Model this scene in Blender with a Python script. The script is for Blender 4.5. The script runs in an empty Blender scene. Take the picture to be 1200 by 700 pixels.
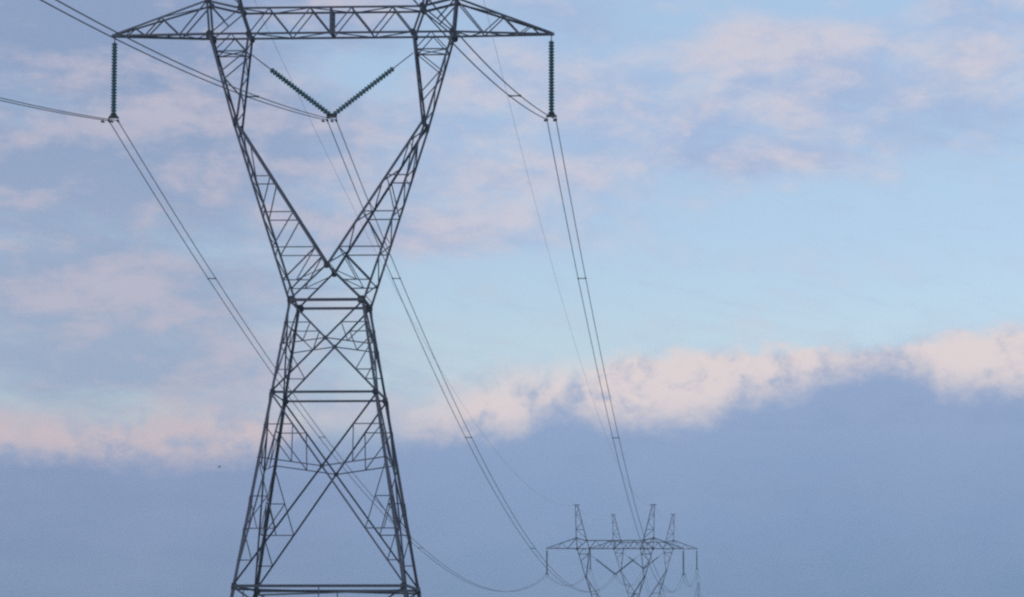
import bpy, bmesh, math, random
from mathutils import Vector, Matrix, Euler
R = math.radians
rng = random.Random(7)
S = bpy.context.scene
C = S.collection

# ------------------------------------------------------------------ camera
cam_d = bpy.data.cameras.new('camera')
cam = bpy.data.objects.new('camera', cam_d); C.objects.link(cam)
cam_d.sensor_width = 36.0
cam_d.lens = 112.5
cam_d.clip_start = 0.5
cam_d.clip_end = 30000
PITCH = math.atan(455 / 3750)
cam.location = (0, 0, 1.7)
cam.rotation_euler = (math.pi / 2 + PITCH, 0, 0)
S.camera = cam

# ------------------------------------------------------------------ sun, sky, exposure
SUN_EL, SUN_AZ = R(12), R(222)          # low evening sun behind the camera, to the left, veiled by cloud
sl = bpy.data.lights.new('sun', 'SUN'); sl.energy = 0.55; sl.angle = R(10); sl.color = (1.0, 0.86, 0.74)
sun = bpy.data.objects.new('sun', sl); C.objects.link(sun)
sd = Vector((math.sin(SUN_AZ) * math.cos(SUN_EL), math.cos(SUN_AZ) * math.cos(SUN_EL), math.sin(SUN_EL)))
sun.rotation_euler = sd.to_track_quat('Z', 'Y').to_euler()
sun.location = (-60, -80, 90)

vs = S.view_settings
S.display_settings.display_device = 'sRGB'
vs.view_transform = 'Standard'; vs.look = 'None'; vs.exposure = 0; vs.gamma = 1; vs.use_curve_mapping = False
S.cycles.filter_width = 2.35
S.cycles.use_denoising = False
S.cycles.max_bounces = 6
S.cycles.volume_bounces = 1


def lin(r, g, b):
    def f(c):
        c /= 255
        return c / 12.92 if c <= .04045 else ((c + .055) / 1.055) ** 2.4
    return (f(r), f(g), f(b), 1.0)


class X:
    """a socket with arithmetic, to write shader maths as expressions"""
    nt = None

    def __init__(s, sock): s.s = sock

    @staticmethod
    def math(op, *a, clamp=False):
        n = X.nt.nodes.new('ShaderNodeMath'); n.operation = op; n.use_clamp = clamp
        for i, v in enumerate(a):
            if isinstance(v, X): X.nt.links.new(v.s, n.inputs[i])
            else: n.inputs[i].default_value = v
        return X(n.outputs[0])
    def __add__(s, o): return X.math('ADD', s, o)
    __radd__ = __add__
    def __sub__(s, o): return X.math('SUBTRACT', s, o)
    def __rsub__(s, o): return X.math('SUBTRACT', o, s)
    def __mul__(s, o): return X.math('MULTIPLY', s, o)
    __rmul__ = __mul__
    def __truediv__(s, o): return X.math('DIVIDE', s, o)
    def __neg__(s): return X.math('MULTIPLY', s, -1.0)


def step(v, a, b):
    n = X.nt.nodes.new('ShaderNodeMapRange'); n.interpolation_type = 'SMOOTHSTEP'; n.clamp = True
    X.nt.links.new(v.s, n.inputs[0])
    n.inputs[1].default_value = a; n.inputs[2].default_value = b
    n.inputs[3].default_value = 0; n.inputs[4].default_value = 1
    return X(n.outputs[0])


def mixc(f, a, b):
    n = X.nt.nodes.new('ShaderNodeMix'); n.data_type = 'RGBA'; n.clamp_factor = True
    if isinstance(f, X): X.nt.links.new(f.s, n.inputs[0])
    else: n.inputs[0].default_value = f
    for i, v in ((6, a), (7, b)):
        if isinstance(v, X): X.nt.links.new(v.s, n.inputs[i])
        else: n.inputs[i].default_value = v
    return X(n.outputs[2])


def curve(v, pts, lo, hi):
    """piecewise curve: pts are (x, y); x mapped from lo..hi"""
    n = X.nt.nodes.new('ShaderNodeFloatCurve')
    ymin = min(p[1] for p in pts); ymax = max(p[1] for p in pts)
    c = n.mapping.curves[0]
    q = [((x - lo) / (hi - lo), (y - ymin) / (ymax - ymin)) for x, y in pts]
    while len(c.points) < len(q): c.points.new(.5, .5)
    for p, (a, b) in zip(c.points, q): p.location = (a, b)
    n.mapping.update()
    t = X.math('DIVIDE', v - lo, hi - lo, clamp=True)
    X.nt.links.new(t.s, n.inputs['Value'])
    return X(n.outputs[0]) * (ymax - ymin) + ymin


def noise(vec, scale, detail=5, rough=.55, off=(0, 0, 0), stretch=(1, 1, 1), dist=0.0):
    m = X.nt.nodes.new('ShaderNodeMapping')
    m.inputs['Location'].default_value = off; m.inputs['Scale'].default_value = stretch
    X.nt.links.new(vec.s, m.inputs['Vector'])
    n = X.nt.nodes.new('ShaderNodeTexNoise'); n.noise_dimensions = '3D'
    n.inputs['Scale'].default_value = scale; n.inputs['Detail'].default_value = detail
    n.inputs['Roughness'].default_value = rough; n.inputs['Distortion'].default_value = dist
    X.nt.links.new(m.outputs[0], n.inputs['Vector'])
    return X(n.outputs[0])


def blob(U, V, px, py, rx, ry, w):
    """soft bump of weight w about a direction in the sky (hundredths of a degree-ish units)"""
    a = (U - (px - 600) / 100) * (100 / rx); b = (V - (805 - py) / 100) * (100 / ry)
    e = X.math('POWER', math.e, -(a * a + b * b))
    return e * w


def build_sky():
    w = bpy.data.worlds.new('World'); S.world = w; w.use_nodes = True
    nt = w.node_tree; X.nt = nt; nt.nodes.clear()
    out = nt.nodes.new('ShaderNodeOutputWorld')
    tc = nt.nodes.new('ShaderNodeTexCoord')
    nrm = nt.nodes.new('ShaderNodeVectorMath'); nrm.operation = 'NORMALIZE'
    nt.links.new(tc.outputs['Generated'], nrm.inputs[0])
    d = X(nrm.outputs[0])
    sp = nt.nodes.new('ShaderNodeSeparateXYZ'); nt.links.new(d.s, sp.inputs[0])
    x, y, z = (X(sp.outputs[i]) for i in range(3))
    U = X.math('ARCTAN2', x, y) * 37.5       # azimuth, elevation in units of about 1.5 degrees
    V = X.math('ARCSINE', z) * 37.5
    sc = nt.nodes.new('ShaderNodeVectorMath'); sc.operation = 'SCALE'; sc.inputs[3].default_value = 37.5
    nt.links.new(d.s, sc.inputs[0]); P = X(sc.outputs[0])

    # clear air
    sky = nt.nodes.new('ShaderNodeTexSky'); sky.sky_type = 'NISHITA'; sky.sun_disc = False
    sky.sun_elevation = SUN_EL; sky.sun_rotation = SUN_AZ
    sky.altitude = 100; sky.air_density = 1.0; sky.dust_density = 0.6; sky.ozone_density = 2.0
    bg = nt.nodes.new('ShaderNodeBackground'); bg.inputs[1].default_value = SKY_STRENGTH
    tint = nt.nodes.new('ShaderNodeMix'); tint.data_type = 'RGBA'; tint.blend_type = 'MULTIPLY'; tint.inputs[0].default_value = 1
    nt.links.new(sky.outputs[0], tint.inputs[6]); tint.inputs[7].default_value = SKY_TINT
    nt.links.new(tint.outputs[2], bg.inputs[0])

    # ---- middle layer: loose lavender and pink cloud
    west = step(U, .5, -4.0)
    LS = (-.16, .05, .26)                      # towards the light, for the relief of the cloud tops
    def pair(scale, detail, rough, off, stretch, dist):
        a = noise(P, scale, detail, rough, off, stretch, dist)
        o2 = tuple(o + l * st for o, l, st in zip(off, LS, stretch))
        return a, noise(P, scale, detail, rough, o2, stretch, dist)
    warp = noise(P, .55, 3, .5, (3, 1, 7))
    n1 = noise(P, .62, 8, .60, (11.3, 4.2, 1.7), (.55, .55, 1.25), .35)
    n2, n2b = pair(1.45, 8, .62, (2.3, 9.2, 5.1), (.62, .62, 1.2), .25)
    n3 = noise(P, 3.4, 6, .62, (7.3, 2.2, 15.1), (.7, .7, 1.25), .2)
    # thin fibres drawn out along the wind, sloping down to the right
    rot = X.nt.nodes.new('ShaderNodeVectorRotate'); rot.rotation_type = 'Y_AXIS'; rot.inputs['Angle'].default_value = R(-14)
    X.nt.links.new(P.s, rot.inputs['Vector'])
    fib = noise(X(rot.outputs[0]), 2.1, 7, .66, (4.1, 3.3, 9.7), (.34, .34, 1.9), .45)
    cover = None; light = None
    for px, py, rx, ry, cw, lw in BLOBS:
        b = blob(U, V, px, py, rx, ry, 1.0)
        cover = b * cw if cover is None else cover + b * cw
        light = b * lw if light is None else light + b * lw
    dens = n1 * .82 + n2 * .40 + n3 * .12 + (fib - .5) * .36 + cover * .60
    a1 = step(dens + west * .22, .48, .96) * .93
    wisp = step((fib - .5) * 1.5 + (n2 - .5) * .9 + (n3 - .5) * .5 + .30, .22, .95) * .50
    a1 = X.math('MAXIMUM', a1, wisp)
    strat = noise(P, 1.0, 7, .6, (2.2, 5.7, 3.3), (.30, .30, 1.7), .4)
    lit = step((n2 - n2b) * 1.9 + (n2 - .5) * .7 + (n3 - .5) * .4 + (fib - .5) * .5 + (strat - .5) * west * 2.0 + light * .65 + .43 - west * .05, .03, 1.0)
    ccol = mixc(lit, mixc(west, lin(167, 185, 220), mixc(step(V, 4, 7.6), lin(158, 175, 203), lin(141, 160, 195))), mixc(west, lin(210, 207, 220), lin(190, 187, 205)))
    # ---- low bank of heavy cloud with a pink crest
    fine, fineb = pair(6.5, 6, .62, (1, 8, 3), (.8, .8, 1.1), .3)
    puff, puffb = pair(1.9, 6, .56, (4.4, 1.2, 8.8), (1, 1, 1.1), .5)
    rag = (n2 - .5) * .38 + (n3 - .5) * .34 + (warp - .5) * .30
    top = curve(U, [((px - 600) / 100, (805 - py) / 100) for px, py in BANK_TOP], -9, 9)
    low = curve(U, [((px - 600) / 100, (805 - py) / 100) for px, py in CREST_LOW], -9, 9)
    soft = curve(U, [((px - 600) / 100, s) for px, s in BANK_SOFT], -9, 9)
    h = top - V + rag * .75 + (fine - .5) * .24
    bank = step(X.math('DIVIDE', h, soft, clamp=True), .0, 1.0)
    under = V - low + rag * .6 + (fine - .5) * .25
    crest = step(under, -.22, .34)
    amt = curve(U, [((px - 600) / 100, a) for px, a in CREST_AMT], -9, 9)
    glow = step((puff - puffb) * 1.8 + (fine - fineb) * .6 + (puff - .5) * .95 + (n3 - .5) * .45 + amt + .12, .0, .95)
    shade = mixc(step(V, .9, 3.6), mixc(west, lin(129, 157, 197), lin(131, 152, 190)), mixc(west, lin(148, 171, 208), lin(142, 160, 197)))
    side = step(U, -1.0, 6.0)
    shade = mixc(side * step(V, 3.2, .8) * .5, shade, lin(121, 154, 196))
    lay = noise(P, 1.0, 7, .6, (6.1, 2.7, 1.3), (.30, .30, 2.0), .4)
    shade = mixc(step((warp - .5) * .9 + (n2 - .5) * .8 + (lay - .5) * 1.3, -.4, .55) * .42, shade, lin(155, 173, 209))
    shade = mixc(step((lay - .5) * 1.4 + (n3 - .5) * .6, .0, .5) * .25, shade, lin(118, 144, 184))
    bcol = mixc(crest * glow, mixc(crest * .62, shade, lin(187, 192, 212)), mixc(west, lin(233, 220, 220), lin(214, 197, 202)))
    # beyond the part of the sky the bank fills, thin it out
    e1 = nt.nodes.new('ShaderNodeBackground'); nt.links.new(ccol.s, e1.inputs[0]); e1.inputs[1].default_value = 1
    e2 = nt.nodes.new('ShaderNodeBackground'); nt.links.new(bcol.s, e2.inputs[0]); e2.inputs[1].default_value = 1
    m1 = nt.nodes.new('ShaderNodeMixShader'); nt.links.new(a1.s, m1.inputs[0])
    veil = nt.nodes.new('ShaderNodeBackground'); veil.inputs[0].default_value = lin(190, 217, 238)   # thin high veil
    m0 = nt.nodes.new('ShaderNodeMixShader'); nt.links.new((step(V, 3.8, 7.2) * .36).s, m0.inputs[0])
    nt.links.new(bg.outputs[0], m0.inputs[1]); nt.links.new(veil.outputs[0], m0.inputs[2])
    nt.links.new(m0.outputs[0], m1.inputs[1]); nt.links.new(e1.outputs[0], m1.inputs[2])
    m2 = nt.nodes.new('ShaderNodeMixShader'); nt.links.new(bank.s, m2.inputs[0])
    nt.links.new(m1.outputs[0], m2.inputs[1]); nt.links.new(e2.outputs[0], m2.inputs[2])
    nt.links.new(m2.outputs[0], out.inputs[0])


SKY_STRENGTH = 0.15
SKY_TINT = (1.07, .965, 1.06, 1)
# soft cloud masses of the middle layer: azimuth/elevation, spread, how much cover, how lit
BLOBS = [
    (900, 54, 100, 40, .55, .80), (965, 115, 85, 28, .22, -.05), (1165, 80, 75, 38, .40, .45),
    (1130, 150, 110, 30, .25, -.45), (800, 150, 110, 44, .20, -.12), (690, 120, 150, 40, .28, .25),
    (860, 190, 120, 18, .30, .15), (600, 208, 110, 28, .42, .45), (420, 90, 80, 34, -.55, 0),
    (1000, 265, 230, 60, -.62, 0), (560, 365, 170, 50, -.60, 0), (920, 350, 300, 40, -.50, 0),
    (990, 12, 110, 26, -.50, 0), (790, 18, 90, 26, -.35, 0), (60, 25, 170, 45, .50, -.80),
    (210, 130, 160, 36, .30, .45), (60, 215, 140, 40, .35, -.30), (70, 345, 130, 34, .50, .55),
    (300, 190, 120, 60, .35, .0), (90, 412, 200, 20, .10, -.35), (60, 440, 110, 22, .15, -.55),
    (225, 440, 80, 24, .40, .30), (500, 275, 130, 30, .30, .30), (680, 20, 90, 26, .25, -.45),
    (1120, 20, 80, 30, .25, .0), (30, 130, 60, 30, -.1, -.3), (250, 300, 90, 26, -.3, -.2),
]
BANK_TOP = [(-300, 470), (0, 468), (120, 462), (240, 452), (330, 448), (420, 462), (520, 434), (610, 414), (680, 412),
            (740, 405), (830, 403), (950, 403), (1040, 398), (1090, 394), (1150, 386), (1200, 380), (1500, 370)]
CREST_LOW = [(-300, 540), (0, 537), (130, 541), (250, 541), (330, 520), (420, 500), (500, 512), (610, 508), (650, 486),
             (720, 496), (800, 496), (860, 474), (940, 460), (1030, 436), (1080, 440), (1110, 458), (1200, 463), (1500, 470)]
CREST_AMT = [(-300, .5), (0, .58), (130, .64), (240, .58), (330, .44), (420, .54), (500, .66), (610, .66), (660, .52), (710, .60),
             (760, .78), (830, .76), (880, .72), (940, .76), (1010, .72), (1055, .46), (1110, .76), (1200, .74), (1500, .5)]
BANK_SOFT = [(-300, .6), (0, .60), (250, .85), (400, .9), (560, .65), (700, .45), (760, .26), (1200, .24), (1500, .3)]
build_sky()


# ------------------------------------------------------------------ materials
def material(name, build):
    m = bpy.data.materials.new(name); m.use_nodes = True
    nt = m.node_tree; X.nt = nt
    b = nt.nodes['Principled BSDF']
    build(nt, b)
    return m


def two_tone(nt, b, ca, cb, scale, rough=.6, metal=0.0, coord='Object'):
    tc = nt.nodes.new('ShaderNodeTexCoord')
    n = noise(X(tc.outputs[coord]), scale, 5, .6)
    c = mixc(step(n, .35, .68), ca, cb)
    nt.links.new(c.s, b.inputs['Base Color'])
    b.inputs['Roughness'].default_value = rough; b.inputs['Metallic'].default_value = metal


def galv(ca, cb, cc):
    def f(nt, b):
        tc = nt.nodes.new('ShaderNodeTexCoord'); geo = nt.nodes.new('ShaderNodeNewGeometry')
        o = X(tc.outputs['Object'])
        n = noise(o, 1.3, 6, .62); st = noise(o, 5.0, 4, .6, (3, 3, 3), (1, 1, .12))
        isl = X(geo.outputs['Random Per Island'])
        c = mixc(step(n * .6 + st * .4, .36, .64), ca, cb)
        c = mixc(step(isl, .1, 1.0) * .75, c, cc)                 # each bar weathers to its own grey
        nt.links.new(c.s, b.inputs['Base Color'])
        r = isl * .2 + n * .25 + .38
        nt.links.new(r.s, b.inputs['Roughness'])
        b.inputs['Metallic'].default_value = .35
    return f
STEEL = material('weathered_galvanised_steel', galv((.026, .036, .062, 1), (.055, .069, .104, 1), (.135, .158, .21, 1)))
PLATE = material('dark_gusset_steel', galv((.016, .022, .038, 1), (.032, .041, .064, 1), (.048, .058, .082, 1)))
ALU = material('dull_aluminium_wire', lambda nt, b: two_tone(nt, b, (.085, .09, .10, 1), (.14, .145, .155, 1), .5, .6, .2))
FITTING = material('cast_fitting', lambda nt, b: two_tone(nt, b, (.035, .038, .045, 1), (.065, .07, .08, 1), 6.0, .5, .4))


def _glass(nt, b):
    two_tone(nt, b, (.026, .118, .140, 1), (.048, .170, .188, 1), 9.0, .14)
    b.inputs['Specular IOR Level'].default_value = .6
    b.inputs['Coat Weight'].default_value = .3
GLASS = material('green_toughened_glass', _glass)
FEATHER = material('grey_feathers', lambda nt, b: two_tone(nt, b, (.06, .06, .065, 1), (.13, .13, .14, 1), 9.0, .8))


def _grass(nt, b):
    tc = nt.nodes.new('ShaderNodeTexCoord')
    o = X(tc.outputs['Object'])
    a = noise(o, .02, 6, .6); f = noise(o, 1.3, 5, .65, (5, 2, 0))
    c = mixc(step(a, .38, .62), (.045, .065, .020, 1), (.095, .088, .038, 1))
    c = mixc(step(f, .45, .75) * .6, c, (.035, .048, .018, 1))
    nt.links.new(c.s, b.inputs['Base Color']); b.inputs['Roughness'].default_value = .95
GRASS = material('rough_pasture', _grass)


# ------------------------------------------------------------------ helpers
class MB:
    """collects bars and tubes; build() links them as one mesh object"""
    def __init__(s): s.v = []; s.f = []; s.k = 0

    def _add(s, verts, faces):
        o = len(s.v); s.v += [tuple(v) for v in verts]; s.f += [tuple(i + o for i in f) for f in faces]

    def angle(s, p, q, w, n, flip=False, trim=0.0):
        """rolled steel angle (L section) from p to q; n = outward normal of the face it is bolted to"""
        p = Vector(p); q = Vector(q); ax = (q - p)
        if ax.length < 1e-4: return
        ax.normalize()
        if trim: p = p + ax * trim; q = q - ax * trim
        n = Vector(n); b = n - ax * n.dot(ax)
        if b.length < 1e-3: b = ax.orthogonal()
        b.normalize(); a = ax.cross(b); a.normalize()
        if flip: a = -a
        t = max(.010, w * .13)
        s.k += 1
        off = ((s.k * 5) % 9 - 4) * .0027
        b2 = -b
        sec = [(0, 0), (w, 0), (w, t), (t, t), (t, w), (0, w)]
        if (a.cross(b2)).dot(ax) < 0: sec = sec[::-1]
        vs = []
        for c in (p, q):
            for u, v in sec:
                vs.append(c + a * (u - w * .45) + b2 * (v - w * .25 + off))
        fs = [(i, (i + 1) % 6, 6 + (i + 1) % 6, 6 + i) for i in range(6)]
        fs += [(5, 4, 3, 2, 1, 0), (6, 7, 8, 9, 10, 11)]
        s._add(vs, fs)

    def box(s, c, ex, ey, ez):
        """box at c with half-extent vectors"""
        c = Vector(c); ex, ey, ez = Vector(ex), Vector(ey), Vector(ez)
        vs = [c + ex * i + ey * j + ez * k for k in (-1, 1) for j in (-1, 1) for i in (-1, 1)]
        s._add(vs, [(0, 2, 3, 1), (4, 5, 7, 6), (0, 1, 5, 4), (2, 6, 7, 3), (0, 4, 6, 2), (1, 3, 7, 5)])

    def plate(s, c, n, up, w, h, t=.02):
        """eight-sided gusset plate"""
        n = Vector(n).normalized(); up = Vector(up); up = (up - n * up.dot(n)).normalized(); r = up.cross(n)
        c = Vector(c); o = []
        for u, v in ((-1, -.5), (-.55, -1), (.55, -1), (1, -.5), (1, .5), (.55, 1), (-.55, 1), (-1, .5)):
            o.append(r * (u * w / 2) + up * (v * h / 2))
        vs = [c + x - n * t / 2 for x in o] + [c + x + n * t / 2 for x in o]
        fs = [(i, (i + 1) % 8, 8 + (i + 1) % 8, 8 + i) for i in range(8)] + [tuple(range(7, -1, -1)), tuple(range(8, 16))]
        s._add(vs, fs)

    def tube(s, pts, r, n=8):
        pts = [Vector(p) for p in pts]; rr = r if isinstance(r, (list, tuple)) else [r] * len(pts)
        vs = []; fs = []
        ref = None
        for i, p in enumerate(pts):
            ax = (pts[min(i + 1, len(pts) - 1)] - pts[max(i - 1, 0)]).normalized()
            if ref is None: ref = ax.orthogonal().normalized()
            a = (ref - ax * ref.dot(ax)).normalized(); ref = a; b = ax.cross(a)
            for k in range(n):
                t = 2 * math.pi * k / n
                vs.append(p + (a * math.cos(t) + b * math.sin(t)) * rr[i])
        for i in range(len(pts) - 1):
            for k in range(n):
                fs.append((i * n + k, i * n + (k + 1) % n, (i + 1) * n + (k + 1) % n, (i + 1) * n + k))
        fs.append(tuple(range(n - 1, -1, -1))); fs.append(tuple(range((len(pts) - 1) * n, len(pts) * n)))
        s._add(vs, fs)

    def lathe(s, p, q, prof, n=20):
        """profile of (distance along p->q, radius)"""
        p = Vector(p); ax = (Vector(q) - p).normalized()
        s.tube_profile(p, ax, prof, n)

    def tube_profile(s, p, ax, prof, n):
        a = ax.orthogonal().normalized(); b = ax.cross(a); vs = []; fs = []
        for d, r in prof:
            for k in range(n):
                t = 2 * math.pi * k / n
                vs.append(p + ax * d + (a * math.cos(t) + b * math.sin(t)) * max(r, .001))
        m = len(prof)
        for i in range(m - 1):
            for k in range(n):
                fs.append((i * n + k, i * n + (k + 1) % n, (i + 1) * n + (k + 1) % n, (i + 1) * n + k))
        fs.append(tuple(range(n - 1, -1, -1))); fs.append(tuple(range((m - 1) * n, m * n)))
        s._add(vs, fs)

    def build(s, name, mat, parent=None, smooth=False):
        me = bpy.data.meshes.new(name); me.from_pydata(s.v, [], s.f); me.update()
        if smooth:
            me.polygons.foreach_set('use_smooth', [True] * len(me.polygons))
        me.materials.append(mat)
        o = bpy.data.objects.new(name, me); C.objects.link(o)
        if parent: o.parent = parent
        return o


def tag(o, label=None, cat=None, group=None, kind=None):
    if label: o['label'] = label
    if cat: o['category'] = cat
    if group: o['group'] = group
    if kind: o['kind'] = kind
    return o


def empty(name, loc, rot=(0, 0, 0)):
    o = bpy.data.objects.new(name, None); C.objects.link(o)
    o.empty_display_size = 1
    o.location = loc; o.rotation_euler = rot
    return o


def copy_tree(o, parent=None):
    c = o.copy(); C.objects.link(c); c.parent = parent
    for ch in list(o.children): copy_tree(ch, c)
    return c


# ------------------------------------------------------------------ the line: three towers on one straight line
def ground_z(x, y):
    pts = [(-6000, 0), (0, 0), (150, 0), (300, -5.0), (420, -8.6), (470, -9.2), (588, -3.6), (760, -6.5), (940, -4.9), (1500, -12), (9000, -20)]
    z = pts[-1][1]
    for (a, za), (b, zb) in zip(pts, pts[1:]):
        if a <= y <= b:
            t = (y - a) / (b - a); t = t * t * (3 - 2 * t); z = za + (zb - za) * t; break
    if y < -6000: z = 0
    und = math.sin(x * .013 + 1.3) * math.sin(y * .009 + .4) * min(1.0, max(abs(x + 8 - (y - 140) * .0715) - 15, 0) / 60) * 1.6
    return z + und * (1 if y > 60 or abs(x) > 60 else 0)


TOWERS = [(-8.01, 140.0, 0.0), (14.75, 459.0, -9.15), (24.1, 588.0, -3.65), (49.1, 940.0, -4.95)]
YAW = R(-3.0); LEAN = R(.02)
LINE_DIR = Vector((.0713, 1, 0)).normalized()


def build_ground():
    me = bpy.data.meshes.new('ground'); bm = bmesh.new()
    def axis(lim, fine, n):
        xs = [i * fine for i in range(-n, n + 1)]
        v = n * fine; st = fine
        while v < lim:
            st *= 1.35; v += st; xs = [-v] + xs + [v]
        return xs
    xs = axis(9000, 12, 16); ys = [y + 450 for y in axis(9000, 14, 45)]
    g = [[bm.verts.new((x, y, ground_z(x, y))) for x in xs] for y in ys]
    for j in range(len(ys) - 1):
        for i in range(len(xs) - 1):
            bm.faces.new((g[j][i], g[j][i + 1], g[j + 1][i + 1], g[j + 1][i]))
    bm.to_mesh(me); bm.free()
    me.polygons.foreach_set('use_smooth', [True] * len(me.polygons))
    me.materials.append(GRASS)
    o = bpy.data.objects.new('ground', me); C.objects.link(o); o['kind'] = 'structure'
build_ground()

# ---- tower dimensions in metres (x along the beam, y along the line, z up from the footing)
ZG, ZBOT, ZBELT, ZW = -.35, 5.95, 14.35, 18.44
ZAPEX, ZELB, ZB, ZT, ZC, ZP = 20.01, 26.41, 30.49, 31.64, 32.0, 36.75
XO, XOT, XI, XIT, XTIP = 5.42, 5.55, 3.66, 4.05, 9.84
DB = .60


def interp(z, tab):
    for (a, va), (b, vb) in zip(tab, tab[1:]):
        if a <= z <= b: return va + (vb - va) * (z - a) / (b - a)
    return tab[-1][1] if z > tab[-1][0] else tab[0][1]


def half(z): return interp(z, [(-1, 4.90), (ZBOT, 3.70), (ZBELT, 2.32), (ZW, 1.64)])
def hdep(z): return interp(z, [(ZW, 1.64), (ZB, DB)])
def xout(z): return interp(z, [(ZW, 1.64), (ZELB, 4.24), (ZB, XO)])
def xinn(z): return interp(z, [(ZAPEX, 0.0), (ZELB, 4.12), (ZB, XI)])


def build_tower():
    root = empty('lattice_tower', (0, 0, 0))
    W_LEG, W_CH, W_X, W_R, W_L = .135, .10, .075, .042, .056
    V = Vector
    def gusset(parent, c, n, w, h):
        g = MB(); g.plate(c, n, (0, 0, 1), w, h); g.build('gusset_plate', PLATE, parent)
    corner = lambda sx, sy, z: V((sx * half(z), sy * half(z), z))
    # legs
    for sx in (-1, 1):
        for sy in (-1, 1):
            m = MB(); n = V((sx, sy, 0)).normalized()
            for za, zb, w in ((ZG, ZBOT, W_LEG + .02), (ZBOT, ZBELT, W_LEG), (ZBELT, ZW, W_LEG - .02)):
                p, q = corner(sx, sy, za), corner(sx, sy, zb)
                ax = (q - p).normalized(); a = V((-sx, 0, 0)); a = (a - ax * a.dot(ax)).normalized()
                b = V((0, -sy, 0)); b = (b - ax * b.dot(ax)).normalized(); t = .022
                sec = [(0, 0), (w, 0), (w, t), (t, t), (t, w), (0, w)]
                if a.cross(b).dot(ax) < 0: sec = sec[::-1]
                vs = [c + a * u + b * v for c in (p, q) for u, v in sec]
                m._add(vs, [(i, (i + 1) % 6, 6 + (i + 1) % 6, 6 + i) for i in range(6)] + [(5, 4, 3, 2, 1, 0), (6, 7, 8, 9, 10, 11)])
            leg = m.build('leg', STEEL, root)
            for z, w, h in ((ZW, .34, .36), (ZBELT, .24, .26), (ZBOT, .26, .28)):
                c = corner(sx, sy, z)
                gusset(leg, c + V((-sx * .10, sy * .016, 0)), (0, sy, 0), w, h)
                gusset(leg, c + V((sx * .016, -sy * .10, 0)), (sx, 0, 0), w, h)
            f = MB(); f.tube([V((sx * half(-.5), sy * half(-.5), -.9)), V((sx * half(-.5), sy * half(-.5), .18))], [.42, .30], 14)
            # footing only where it meets the pasture
            f.build('footing', CONCRETE, leg)
    # faces of the body
    for nx, ny in ((0, -1), (0, 1), (-1, 0), (1, 0)):
        n = V((nx, ny, 0)); r = V((-ny, nx, 0))
        pt = lambda s, z: V((n * half(z))) + r * (s * half(z)) + V((0, 0, z))
        main = MB(); reds = []
        for z0, z1, kind in ((ZW, ZBELT, 1), (ZBELT, ZBOT, 2), (ZBOT, ZG + .5, 3)):
            w0, w1 = half(z0), half(z1); H = z0 - z1
            fx = w0 / (w0 + w1); zx = z0 - H * fx
            wx = W_X * (.95 if kind == 1 else 1.0)
            main.angle(pt(-1, z0), pt(1, z1), wx, n, trim=.05)
            main.angle(pt(1, z0), pt(-1, z1), wx, -n, trim=.05)
            xc = n * half(zx) + V((0, 0, zx))
            main.plate(xc, n, (0, 0, 1), .2, .2, .016)
            zf = lambda f: z0 - H * f
            def dg(s, f, upper):          # point on the diagonal that leaves this corner's top / reaches its bottom
                k = 1 - 2 * f if upper else 2 * f - 1
                z = zf(f); u = (w0 * (1 - f) - w1 * f) if upper else (w1 * f - w0 * (1 - f))
                return n * half(z) + r * (s * u) + V((0, 0, z))
            for s in (-1, 1):
                if kind == 3:
                    continue
                red = MB(); reds.append(red)
                h1, l2, lows = ((.243, .48, (.757,)) if kind == 1 else (.167, .338, (.54, .706, .868)))
                L = lambda f: pt(s, zf(f))
                du = dg(s, h1, True)
                red.angle(L(h1), du, W_R, n)
                L2 = L(l2)
                red.angle(L2, xc, W_R * 1.15, n)
                tt = .5 if kind == 1 else None
                if tt is None:
                    d0 = (L2 - xc).dot(r); d1 = (du - xc).dot(r); tt = d1 / d0
                foot = xc + (L2 - xc) * tt
                red.angle(du, foot, W_R, n); red.angle(L(h1), foot, W_R, n)
                if kind == 1:
                    dl = dg(s, .757, False)
                    red.angle(L(.757), dl, W_R, n); red.angle(L2, dl, W_R, n)
                else:
                    d2 = dg(s, .706, False); d3 = dg(s, .868, False)
                    red.angle(L2, d2, W_R, n); red.angle(L(.706), d2, W_R * 1.1, n)
                    mid = L2 + (d2 - L2) * ((.54 - l2) / (.706 - l2))
                    red.angle(L(.54), mid, W_R, n)
                    red.angle(mid, L(.706), W_R, n)
                    q = L(.706) + (d2 - L(.706)) * .42
                    red.angle(L(.54), q, W_R * .9, n)
                    red.angle(L(.868), d3, W_R, n); red.angle(L(.706), d3, W_R, n)
            if kind == 3:
                red = MB(); reds.append(red)
                red.angle(pt(0, z0), xc, W_R, n)
        f = main.build('cross_bracing', STEEL, root)
        for red in reds: red.build('redundant_bracing', STEEL, f)
    # horizontal belts
    for z, w in ((ZW, .12), (ZBELT, .10), (ZBOT, .12)):
        m = MB()
        for nx, ny in ((0, -1), (0, 1), (-1, 0), (1, 0)):
            n = V((nx, ny, 0)); r = V((-ny, nx, 0)); hw = half(z)
            dz = .03 if nx else -.0
            m.angle(n * hw - r * hw + V((0, 0, z + dz)), n * hw + r * hw + V((0, 0, z + dz)), w if not nx else w * .75, n, flip=True)
        if z == ZBOT:
            hw = half(z)
            m.angle(V((-hw, -hw, z - .1)), V((hw, hw, z - .1)), .08, (0, 0, 1)); m.angle(V((hw, -hw, z - .16)), V((-hw, hw, z - .16)), .08, (0, 0, 1))
        m.build('horizontal_belt', STEEL, root)
    # fork arms
    zl = [ZELB - .55, 24.0, 22.38, 20.80, 19.33]
    zu = [ZB, 29.70, 28.74, 27.66, ZELB + .15]
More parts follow.
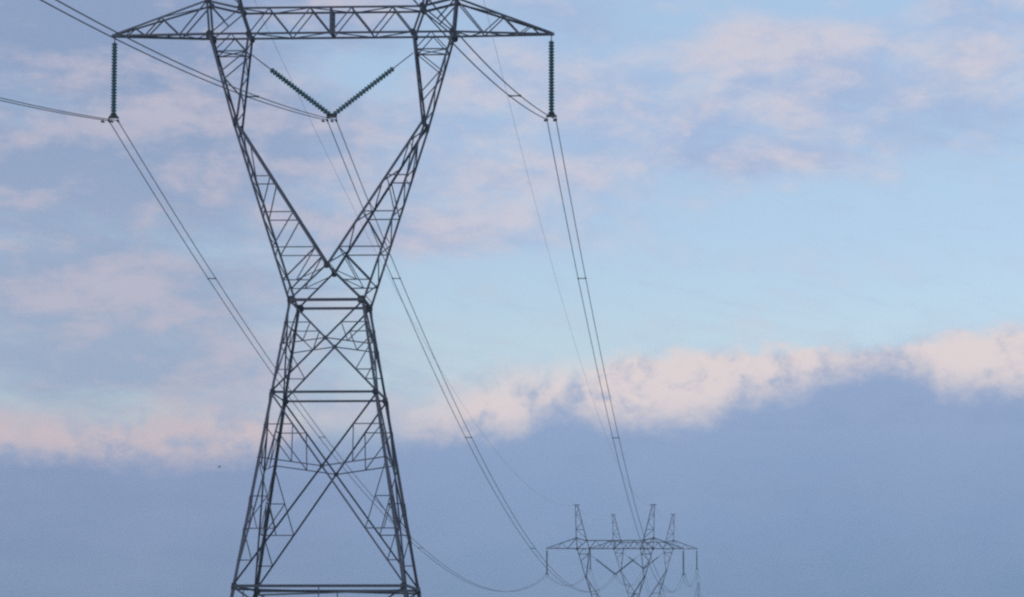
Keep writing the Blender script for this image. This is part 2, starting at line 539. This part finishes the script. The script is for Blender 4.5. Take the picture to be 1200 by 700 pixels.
    for s in (-1, 1):
        m = MB(); lace = MB(); gus = []
        po = lambda z, sy: V((s * xout(z), sy * hdep(z), z))
        def pi(z, sy):
            if z < ZAPEX: return V((s * 1.64 * (ZAPEX - z) / (ZAPEX - ZW), sy * hdep(z), z))
            return V((s * xinn(z), sy * hdep(z), z))
        for sy in (-1, 1):
            n = V((0, sy, 0))
            m.angle(po(ZW, sy), po(ZELB, sy), W_CH, n); m.angle(po(ZELB, sy), po(ZB, sy), W_CH, n)
            m.angle(V((s * .02, sy * hdep(ZAPEX), ZAPEX)), pi(ZELB, sy), W_CH, n, flip=True); m.angle(pi(ZELB, sy), pi(ZB, sy), W_CH * .9, n, flip=True)
            m.angle(V((s * .02, sy * (hdep(ZAPEX) - .02), ZAPEX)), V((s * 1.56, sy * (hdep(ZW) - .02), ZW + .06)), W_CH * .72, n)
            for i, z in enumerate(zl):
                if i: lace.angle(po(z, sy), pi(z, sy), W_R * 1.1, n)
                if i < len(zl) - 1: lace.angle(pi(z, sy), po(zl[i + 1], sy), W_R * (1.15 if i < 3 else 1.4), n)
            if True:
                a = pi(zl[3], sy); b = pi(zl[4], sy) * .5 + po(zl[4], sy) * .5
                lace.angle(a, b, W_R, n); lace.angle(b, pi(ZAPEX - .15, sy), W_R * .9, n)
            lace.angle(po(zu[1], sy), pi(zu[1], sy), W_R * 1.2, n)
            lace.angle(pi(zu[0], sy) * .55 + po(zu[0], sy) * .45, po(zu[1], sy), W_R, n)
            lace.angle(pi(zu[0], sy) * .55 + po(zu[0], sy) * .45, pi(zu[1], sy), W_R, n)
            lace.angle(pi(zu[1], sy), po(zu[2], sy), W_R * 1.1, n); lace.angle(po(zu[2], sy), pi(zu[3], sy), W_R * 1.1, n)
            gus.append((po(ZB, sy) + V((0, sy * .03, -.04)), n, .30, .40))
            gus.append((pi(ZB, sy) + V((0, sy * .03, -.02)), n, .24, .32))
            gus.append((po(ZELB, sy) + V((-s * .06, sy * .03, 0)), n, .18, .40))
            if s > 0: gus.append((V((0, sy * (hdep(ZAPEX) + .03), ZAPEX - .02)), n, .26, .30))
        # zigzag between the near and the far chords
        def zig(fn, zs, n):
            for i in range(len(zs) - 1):
                sy = 1 if i % 2 else -1
                lace.angle(fn(zs[i], sy), fn(zs[i + 1], -sy), W_R, n)
                if i % 3 == 0: lace.angle(fn(zs[i], -1), fn(zs[i], 1), W_R * .9, n)
        lin_ = lambda a, b, k: [a + (b - a) * i / k for i in range(k + 1)]
        zig(po, lin_(ZW + .2, ZELB, 9), (s, 0, -.3)); zig(pi, lin_(ZAPEX + .1, ZELB, 7), (-s, 0, .6))
        zig(po, lin_(ZELB, ZB - .1, 5), (s, 0, 0)); zig(pi, lin_(ZELB, ZB - .1, 5), (-s, 0, 0))
        za = zu[1]
        lace.angle(po(za, -1), pi(za, 1), W_R, (0, 0, 1)); lace.angle(po(za, 1), pi(za, -1), W_R, (0, 0, 1))
        lace.angle(pi(za, -1), pi(za, 1), W_R * 1.3, (-s, 0, 0)); lace.angle(po(za, -1), po(za, 1), W_R, (s, 0, 0))
        arm = m.build('fork_arm', STEEL, root)
        lace.build('lacing', STEEL, arm)
        for g in gus: gusset(arm, *g)
    # cross beam between the columns
    m = MB(); laces = []; postm = MB()
    for sy in (-1, 1):
        lace = MB(); laces.append(lace)
        n = V((0, sy, 0)); y = sy * DB
        m.angle((-XO, y, ZB), (XO, y, ZB), .10, n); m.angle((-XIT, y, ZT), (XIT, y, ZT), .08, n, flip=True)
        bx = [-XI, -1.84, 0, 1.84, XI]; tx = [-2.76, -.92, .92, 2.76]
        for i in range(4):
            lace.angle((bx[i], y, ZB), (tx[i], y, ZT), W_L, n, trim=.03); lace.angle((tx[i], y, ZT), (bx[i + 1], y, ZB), W_L * 1.1, n, trim=.03)
        postm.angle((-.0, y, ZB), (-.0, y, ZT), .13, n)
        for s in (-1, 1):
            lace.angle((s * XO, y, ZB), (s * XIT, y, ZT), W_L, n)
            lace.angle((s * XOT, y, ZC), (s * (XO + XIT) / 2, y, (ZB + ZT) / 2), W_L, n)
            lace.angle((s * XI, y, ZB), (s * XIT, y, ZT), .10, n)
            m.angle((s * XOT, y, ZC), (s * XIT, y, ZT), .10, n)
    for k in range(5):
        zc = ZB + (ZT - ZB) * (k + .5) / 5
        postm.box((0, 0, zc), (.05, 0, 0), (0, DB - .07, 0), (0, 0, .055))
    zz = [-XI, -1.84, 0, 1.84, XI]; plan = MB(); plans = [plan]
    for i in range(4):
        sy = 1 if i % 2 else -1
        plan.angle((zz[i], sy * DB, ZB + .02), (zz[i + 1], -sy * DB, ZB + .02), W_R, (0, 0, 1))
        plan.angle((zz[i], DB, ZB - .02), (zz[i], -DB, ZB - .02), W_R, (0, 0, 1))
    plan = MB(); plans.append(plan)
    tz = [-XIT, -2.76, -.92, .92, 2.76, XIT]
    for i in range(5):
        sy = 1 if i % 2 else -1
        plan.angle((tz[i], sy * DB, ZT), (tz[i + 1], -sy * DB, ZT), W_R, (0, 0, 1))
        plan.angle((tz[i], DB, ZT - .03), (tz[i], -DB, ZT - .03), W_R, (0, 0, 1))
    beam = m.build('crossbeam', STEEL, root)
    for lace in laces: lace.build('lacing', STEEL, beam)

    for plan in plans: plan.build('plan_bracing', STEEL, beam)
    postm.build('centre_post', STEEL, beam)
    # outer crossarms
    for s in (-1, 1):
        m = MB(); lace = MB()
        dep = lambda x, a=XO, w=DB: w + (.07 - w) * (x - a) / (XTIP - a)
        zb = lambda x: ZB - s * .06 * (x - XO) / (XTIP - XO)
        zt = lambda x: ZC + (ZB + .03 - s * .06 - ZC) * (x - XOT) / (XTIP - XOT)
        for sy in (-1, 1):
            n = V((0, sy, 0))
            bp = lambda x: V((s * x, sy * dep(x), zb(x))); tp = lambda x: V((s * x, sy * dep(x, XOT), zt(x)))
            m.angle(bp(XO), bp(XTIP), .095, n); m.angle(tp(XOT), tp(XTIP - .02), .085, n, flip=True)
            lace.angle(tp(XOT), bp(6.78), W_L, n); lace.angle(bp(6.78), tp(7.62), W_L, n)
            lace.angle(tp(7.62), bp(8.35), W_L, n); lace.angle(bp(8.35), tp(8.85), W_R, n); lace.angle(tp(8.85), bp(9.25), W_R, n)
        xs = [XO, 6.1, 6.78, 7.6, 8.35, 9.1]
        for i in range(5):
            sy = 1 if i % 2 else -1
            lace.angle((s * xs[i], sy * dep(xs[i]), zb(xs[i]) + .02), (s * xs[i + 1], -sy * dep(xs[i + 1]), zb(xs[i + 1]) + .02), W_R, (0, 0, 1))
        lace.angle((s * 7.62, dep(7.62, XOT), zt(7.62)), (s * 7.62, -dep(7.62, XOT), zt(7.62)), W_R, (0, 0, 1))
        lace.angle((s * XOT, DB, ZC), (s * 7.62, -dep(7.62, XOT), zt(7.62)), W_R, (0, 0, 1))
        m.box((s * (XTIP - .05), 0, ZB - s * .06 + .01), (.10, 0, 0), (0, .11, 0), (0, 0, .045))
        arm = m.build('crossarm', STEEL, root); lace.build('lacing', STEEL, arm)
    # earth wire peaks
    for s in (-1, 1):
        m = MB(); lace = MB(); gus = []
        for sy in (-1, 1):
            n = V((0, sy, 0))
            o = lambda z: V((s * interp(z, [(ZB, XO), (ZC, XOT), (ZP, 5.66)]), sy * interp(z, [(ZC, DB), (ZP, .13)]), z))
            i_ = lambda z: V((s * interp(z, [(ZT, XIT), (ZP, 5.36)]), sy * interp(z, [(ZT, DB), (ZP, .13)]), z))
            m.angle(o(ZB), o(ZC), .10, n); m.angle(o(ZC), o(ZP), .10, n); m.angle(i_(ZT), i_(ZP), .10, n, flip=True)
            zs = [ZC, 33.2, 34.3, 35.3, 36.1, ZP]
            for k in range(5):
                a, b = (i_, o) if k % 2 == 0 else (o, i_)
                lace.angle(a(zs[k]), b(zs[k + 1]), W_R, n)
            lace.angle(o(33.2), i_(33.2), W_R, n); lace.angle(o(35.3), i_(35.3), W_R, n)
            gus += [(o(ZC) + V((-s * .04, sy * .025, 0)), n, .24, .26), (i_(ZT) + V((0, sy * .025, .02)), n, .24, .30)]
        for fn in (o, i_):
            for k in range(4):
                a = fn(zs[k]).copy(); b = fn(zs[k + 1]).copy(); b.y = -b.y
                lace.angle(a, b, W_R, (s, 0, 0))
        m.box((s * 5.5, 0, ZP), (.46, 0, 0), (0, .06, 0), (0, 0, .05))
        pk = m.build('earth_wire_peak', STEEL, root); lace.build('lacing', STEEL, pk)
        for g in gus: gusset(pk, *g)
    return root


CONCRETE = material('footing_concrete', lambda nt, b: two_tone(nt, b, (.26, .25, .24, 1), (.34, .33, .31, 1), 4.0, .9))
tower = build_tower()
T_LABELS = ['large dark steel lattice pylon with a V of green insulators in its fork',
            'small distant pylon, the nearer and darker of the overlapping two under the sweeping wires',
            'small hazy pylon just behind the nearer distant one, partly hidden by it',
            'faintest pylon, only a peak tip showing just below the hazy pylon']
MATS = []
for i, (x, y, z) in enumerate(TOWERS):
    t = tower if i == 0 else copy_tree(tower)
    t.location = (x, y, z); t.rotation_euler = (0, LEAN if i == 0 else 0, YAW)
    tag(t, T_LABELS[i], 'pylon', 'lattice pylons of the power line')
    MATS.append(Matrix.Translation((x, y, z)) @ Euler((0, LEAN if i == 0 else 0, YAW)).to_matrix().to_4x4())


# ------------------------------------------------------------------ insulators
def disc_profile(d0, r=.128, p=.152):
    return [(d0, .074), (d0 + .030, .078), (d0 + .042, .10), (d0 + .072, r * .97), (d0 + .088, r), (d0 + .112, r * .985), (d0 + .118, r * .80), (d0 + .110, .095), (d0 + .128, .082), (d0 + p - .010, .074)]


def clamp_parts(root, cx, zc, yoke_top, detail=True):
    """yoke plate and two suspension clamps for the pair of wires; zc = wire height (local)"""
    m = MB()
    t = .016
    pts = [(-.09, yoke_top), (.09, yoke_top), (.24, zc + .15), (.24, zc + .10), (-.24, zc + .10), (-.24, zc + .15)]
    vs = [Vector((cx + a, -t, b)) for a, b in pts] + [Vector((cx + a, t, b)) for a, b in pts]
    m._add(vs, [(0, 1, 2, 3, 4, 5), (11, 10, 9, 8, 7, 6)] + [(i, 6 + i, 6 + (i + 1) % 6, (i + 1) % 6) for i in range(6)])
    m.build('yoke_plate', FITTING, root)
    for s in (-1, 1):
        k = MB(); x = cx + s * .20
        k.box((x, 0, zc + .075), (.012, 0, 0), (0, .03, 0), (0, 0, .085))
        k.tube([(x, -.21, zc - .035), (x, -.10, zc - .008), (x, 0, zc), (x, .10, zc - .008), (x, .21, zc - .035)], [.032, .05, .058, .05, .032], 8)
        k.build('suspension_clamp', FITTING, root)


DISC = None
def discs(root, p, q, n, detail, r=.128):
    """n glass cap-and-pin discs from p towards q"""
    global DISC
    p = Vector(p); q = Vector(q); ax = (q - p).normalized(); pitch = (q - p).length / n
    k = pitch / .152
    prof = [(d * k, rr * (r / .128)) for d, rr in disc_profile(0)]
    if detail:
        base = None
        for i in range(n):
            if base is None:
                m = MB(); m.tube_profile(Vector((0, 0, 0)), ax, prof, 18)
                o = base = m.build('glass_disc', GLASS, root, True)
            else:
                o = base.copy(); C.objects.link(o); o.parent = root
            o.location = p + ax * (pitch * i)
    else:
        m = MB(); full = []
        for i in range(n): full += [(d + pitch * i, rr) for d, rr in prof]
        m.tube_profile(p, ax, full, 10); m.build('disc_stack', GLASS, root, True)


ZWIRE = 26.66      # height of the wire pair on the tower
def straight_string(s, detail):
    root = empty('insulator_string', (0, 0, 0))
    x = s * 9.76; dz = -s * .06; ZB_, ZW_ = ZB + dz, ZWIRE + dz
    r = MB(); r.tube([(x, 0, ZB_), (x, 0, ZB_ - .50)], .022, 8)
    r.tube([(x - .0, -.05, ZB_ - .05), (x, .05, ZB_ - .05)], .035, 8)
    r.build('link_rod', FITTING, root)
    discs(root, (x, 0, ZB_ - .30), (x, 0, ZW_ + .26), 24, detail, .135)
    clamp_parts(root, x, ZW_, ZW_ + .32)
    return root


def vee_string(detail):
    root = empty('vee_insulator', (0, 0, 0))
    zv = ZWIRE + .26
    for s in (-1, 1):
        a = Vector((s * 3.62, 0, 29.66)); b = Vector((s * .10, 0, zv)); ax = (b - a).normalized(); L = (b - a).length
        r = MB(); r.tube([a, a + ax * (L * .27)], .022, 8); r.build('link_rod', FITTING, root)
        discs(root, a + ax * (L * .25), b, 21, detail, .132)
    clamp_parts(root, 0, ZWIRE, zv + .05)
    return root


def w_pos(i, lx, ly=0.0, lz=ZWIRE):
    return MATS[i] @ Vector((lx, ly, lz))


names = ['large pylon', 'nearer distant pylon', 'hazy further pylon']
protos = {}
for i in range(3):
    for key, lx in (('left', -1), ('vee', 0), ('right', 1)):
        detail = i == 0
        if i == 0: o = vee_string(True) if key == 'vee' else straight_string(lx, True)
        else:
            if key not in protos: protos[key] = vee_string(False) if key == 'vee' else straight_string(lx, False); o = protos[key]
            else: o = copy_tree(protos[key])
        o.matrix_world = MATS[i]
        o.location = MATS[i].to_translation(); o.rotation_euler = MATS[i].to_euler()
        if key == 'vee':
            lab = ['V of two green glass insulator strings inside the large pylon', 'V of insulator strings inside the nearer distant pylon',
                   'faint V of insulator strings inside the hazy further pylon'][i]
        else:
            lab = ['green glass insulator string hanging from the %s tip of the large pylon', 'thin insulator string hanging from the %s tip of the nearer distant pylon',
                   'faint insulator string hanging from the %s tip of the hazy further pylon'][i] % key
        tag(o, lab, 'insulator', 'V shaped insulators' if key == 'vee' else 'hanging insulator strings')

# ------------------------------------------------------------------ wires
def hang(a, b, sag, u):
    p = a.lerp(b, u); p.z -= 4 * sag * u * (1 - u); return p


def wire(name, a, b, sag, r, label, cat, group, n=72, dampers=()):
    m = MB(); m.tube([hang(a, b, sag, i / n) - a for i in range(n + 1)], r, 6)
    o = m.build(name, ALU, None, True); o.location = a
    tag(o, label, cat, group)
    L = (b - a).length
    for d in dampers:
        u = d / L
        p = hang(a, b, sag, u) - a; q = hang(a, b, sag, u + .002) - a; ax = (q - p).normalized()
        k = MB()
        k.box(p + Vector((0, 0, -.03)), (.018, 0, 0), (0, .025, 0), (0, 0, .055))
        c = p + Vector((0, 0, -.085))
        k.tube([c - ax * .21, c + ax * .21], .009, 6)
        for sgn in (-1, 1):
            k.tube([c + ax * (sgn * .13), c + ax * (sgn * .15), c + ax * (sgn * .24), c + ax * (sgn * .26)], [.02, .042, .046, .025], 8)
        k.build('vibration_damper', FITTING, o)
    return o


def spacer(p, q, label):
    ctr = (p + q) / 2
    m = MB(); ax = (q - p).normalized()
    m.tube([p - ctr + ax * .03, q - ctr - ax * .03], .024, 8)
    for e in (p - ctr, q - ctr): m.tube([e - LINE_DIR * .05, e + LINE_DIR * .05], .042, 8)
    o = m.build('spacer', FITTING, None, True); o.location = ctr
    tag(o, label, 'wire spacer', 'spacers holding the wire pairs apart')


PH = (('left', -9.76), ('middle', 0.0), ('right', 9.76))
PREV = Vector((TOWERS[0][0], TOWERS[0][1], 0)) - LINE_DIR * 320     # the next support back, behind the camera
RW = .0205
where = {'left': 'left insulator', 'middle': 'V insulator', 'right': 'right insulator'}
spans = [('front', 0, 1), ('short', 1, 2), ('far', 2, 3)]
for ph, lx in PH:
    pairs = {}
    for sd, side in ((-.2, 'left'), (.2, 'right')):
        lz = ZWIRE - .06 * lx / 9.76
        a = w_pos(0, lx + sd, 0, lz)
        b = PREV + Vector((lx + sd, 0, lz))
        wire('conductor_wire', a, b, 12.0, RW, f'{side} wire of the pair rising overhead from the large pylon\'s {where[ph]}', 'power line',
             'wires passing overhead', 110, (1.4,))
        pairs['back', side] = (a, b, 12.0)
        for nm, i, j in spans:
            a = w_pos(i, lx + sd, 0, lz); b = w_pos(j, lx + sd, 0, lz)
            sag = {'front': 9.3, 'short': 2.2, 'far': 9.5}[nm]
            lab = {'front': f'{side} wire of the pair sweeping down behind the large pylon from its {where[ph]}',
                   'short': f'{side} wire of the faint pair linking the two distant pylons at their {where[ph]}s',
                   'far': f'{side} wire of the faint pair beyond the hazy further pylon\'s {where[ph]}'}[nm]
            wire('conductor_wire', a, b, sag, RW, lab, 'power line',
                 {'front': 'wires down to the distant pylons', 'short': 'wires between the distant pylons', 'far': 'wires beyond the distant pylons'}[nm], 90 if nm == 'front' else 40)
            pairs[nm, side] = (a, b, sag)
    order = {'front': ['first', 'second', 'third', 'fourth'], 'back': ['first', 'second']}
    for nm, ds in (('front', (27, 72, 138, 205)), ('back', (23, 70))):
        for k, d in enumerate(ds):
            (a1, b1, s1), (a2, b2, s2) = pairs[nm, 'left'], pairs[nm, 'right']
            if nm == 'front': lab = f'{order[nm][k]} spacer down the {ph} wire pair running to the distant pylons'
            else: lab = f'{order[nm][k]} spacer up the overhead wire pair from the {where[ph]} of the large pylon'
            if nm == 'back' and (k == 1 or ph == 'left'): continue      # outside the photograph
            if nm == 'front' and k == 3: continue
            spacer(hang(a1, b1, s1, d / (b1 - a1).length), hang(a2, b2, s2, d / (b2 - a2).length), lab)
for s, side in ((-1, 'left'), (1, 'right')):
    for i, j, sag in ((0, 1, 7.6), (1, 2, 1.5), (2, 3, 7.0)):
        a = w_pos(i, s * 5.62, 0, ZP); b = w_pos(j, s * 5.62, 0, ZP)
        lab = [f'thin single earth wire falling from the {side} peak of the large pylon', f'thin earth wire between the {side} peaks of the two distant pylons',
               f'thin earth wire running on from the {side} peak of the hazy further pylon'][i]
        wire('earth_wire', a, b, sag, .0078, lab, 'earth wire', 'thin earth wires', 80 if i == 0 else 40)


# ------------------------------------------------------------------ a bird far off
def bird():
    m = MB()
    prof = [(-.22, .012), (-.16, .035), (-.06, .062), (.06, .066), (.13, .048), (.17, .042), (.21, .034), (.25, .012)]
    m.tube_profile(Vector((0, 0, 0)), Vector((1, .2, .05)).normalized(), prof, 10)
    # raised wings and a fanned tail, tapering to their tips
    for s in (-1, 1):
        st = [((.02, s * .04, .03), .15), ((.03, s * .18, .17), .14), ((-.02, s * .34, .27), .10), ((-.10, s * .47, .33), .03)]
        o = len(m.v)
        for (x, y, z), c in st:
            for dx, dz in ((c * .6, 0), (0, .014), (-c * .9, 0), (0, -.010)): m.v.append((x + dx, y, z + dz))
        for i in range(3):
            for k in range(4):
                m.f.append((o + i * 4 + k, o + i * 4 + (k + 1) % 4, o + i * 4 + 4 + (k + 1) % 4, o + i * 4 + 4 + k))
        m.f.append((o + 3, o + 2, o + 1, o)); m.f.append((o + 12, o + 13, o + 14, o + 15))
    m._add([(-.18, -.03, .0), (-.18, .03, .0), (-.40, .08, -.01), (-.40, -.08, -.01), (-.18, 0, .02), (-.40, 0, .006)],
           [(0, 1, 2, 3), (0, 4, 5, 3)[::-1], (1, 2, 5, 4), (0, 1, 4)[::-1], (2, 3, 5)])
    o = m.build('bird', FEATHER, None, True)
    o.location = (-59.5, 650, 46.0); o.rotation_euler = (.15, .25, R(35)); o.scale = (1.15, 1.15, 1.15)
    tag(o, 'tiny grey bird flying far off beside the large pylon under the pink cloud', 'bird')
bird()

# ------------------------------------------------------------------ hazy air
HAZE = .00034
if HAZE:
    m = MB(); m.box((0, 600, 13), (5200, 0, 0), (0, 5200, 0), (0, 0, 39))
    hm = bpy.data.materials.new('pale_haze'); hm.use_nodes = True; nt = hm.node_tree; nt.nodes.clear()
    ho = nt.nodes.new('ShaderNodeOutputMaterial'); hv = nt.nodes.new('ShaderNodeVolumePrincipled')
    hv.inputs['Density'].default_value = HAZE; hv.inputs['Color'].default_value = (.76, .92, 1.0, 1)
    nt.links.new(hv.outputs[0], ho.inputs['Volume'])
    h = m.build('haze', hm); h['kind'] = 'stuff'
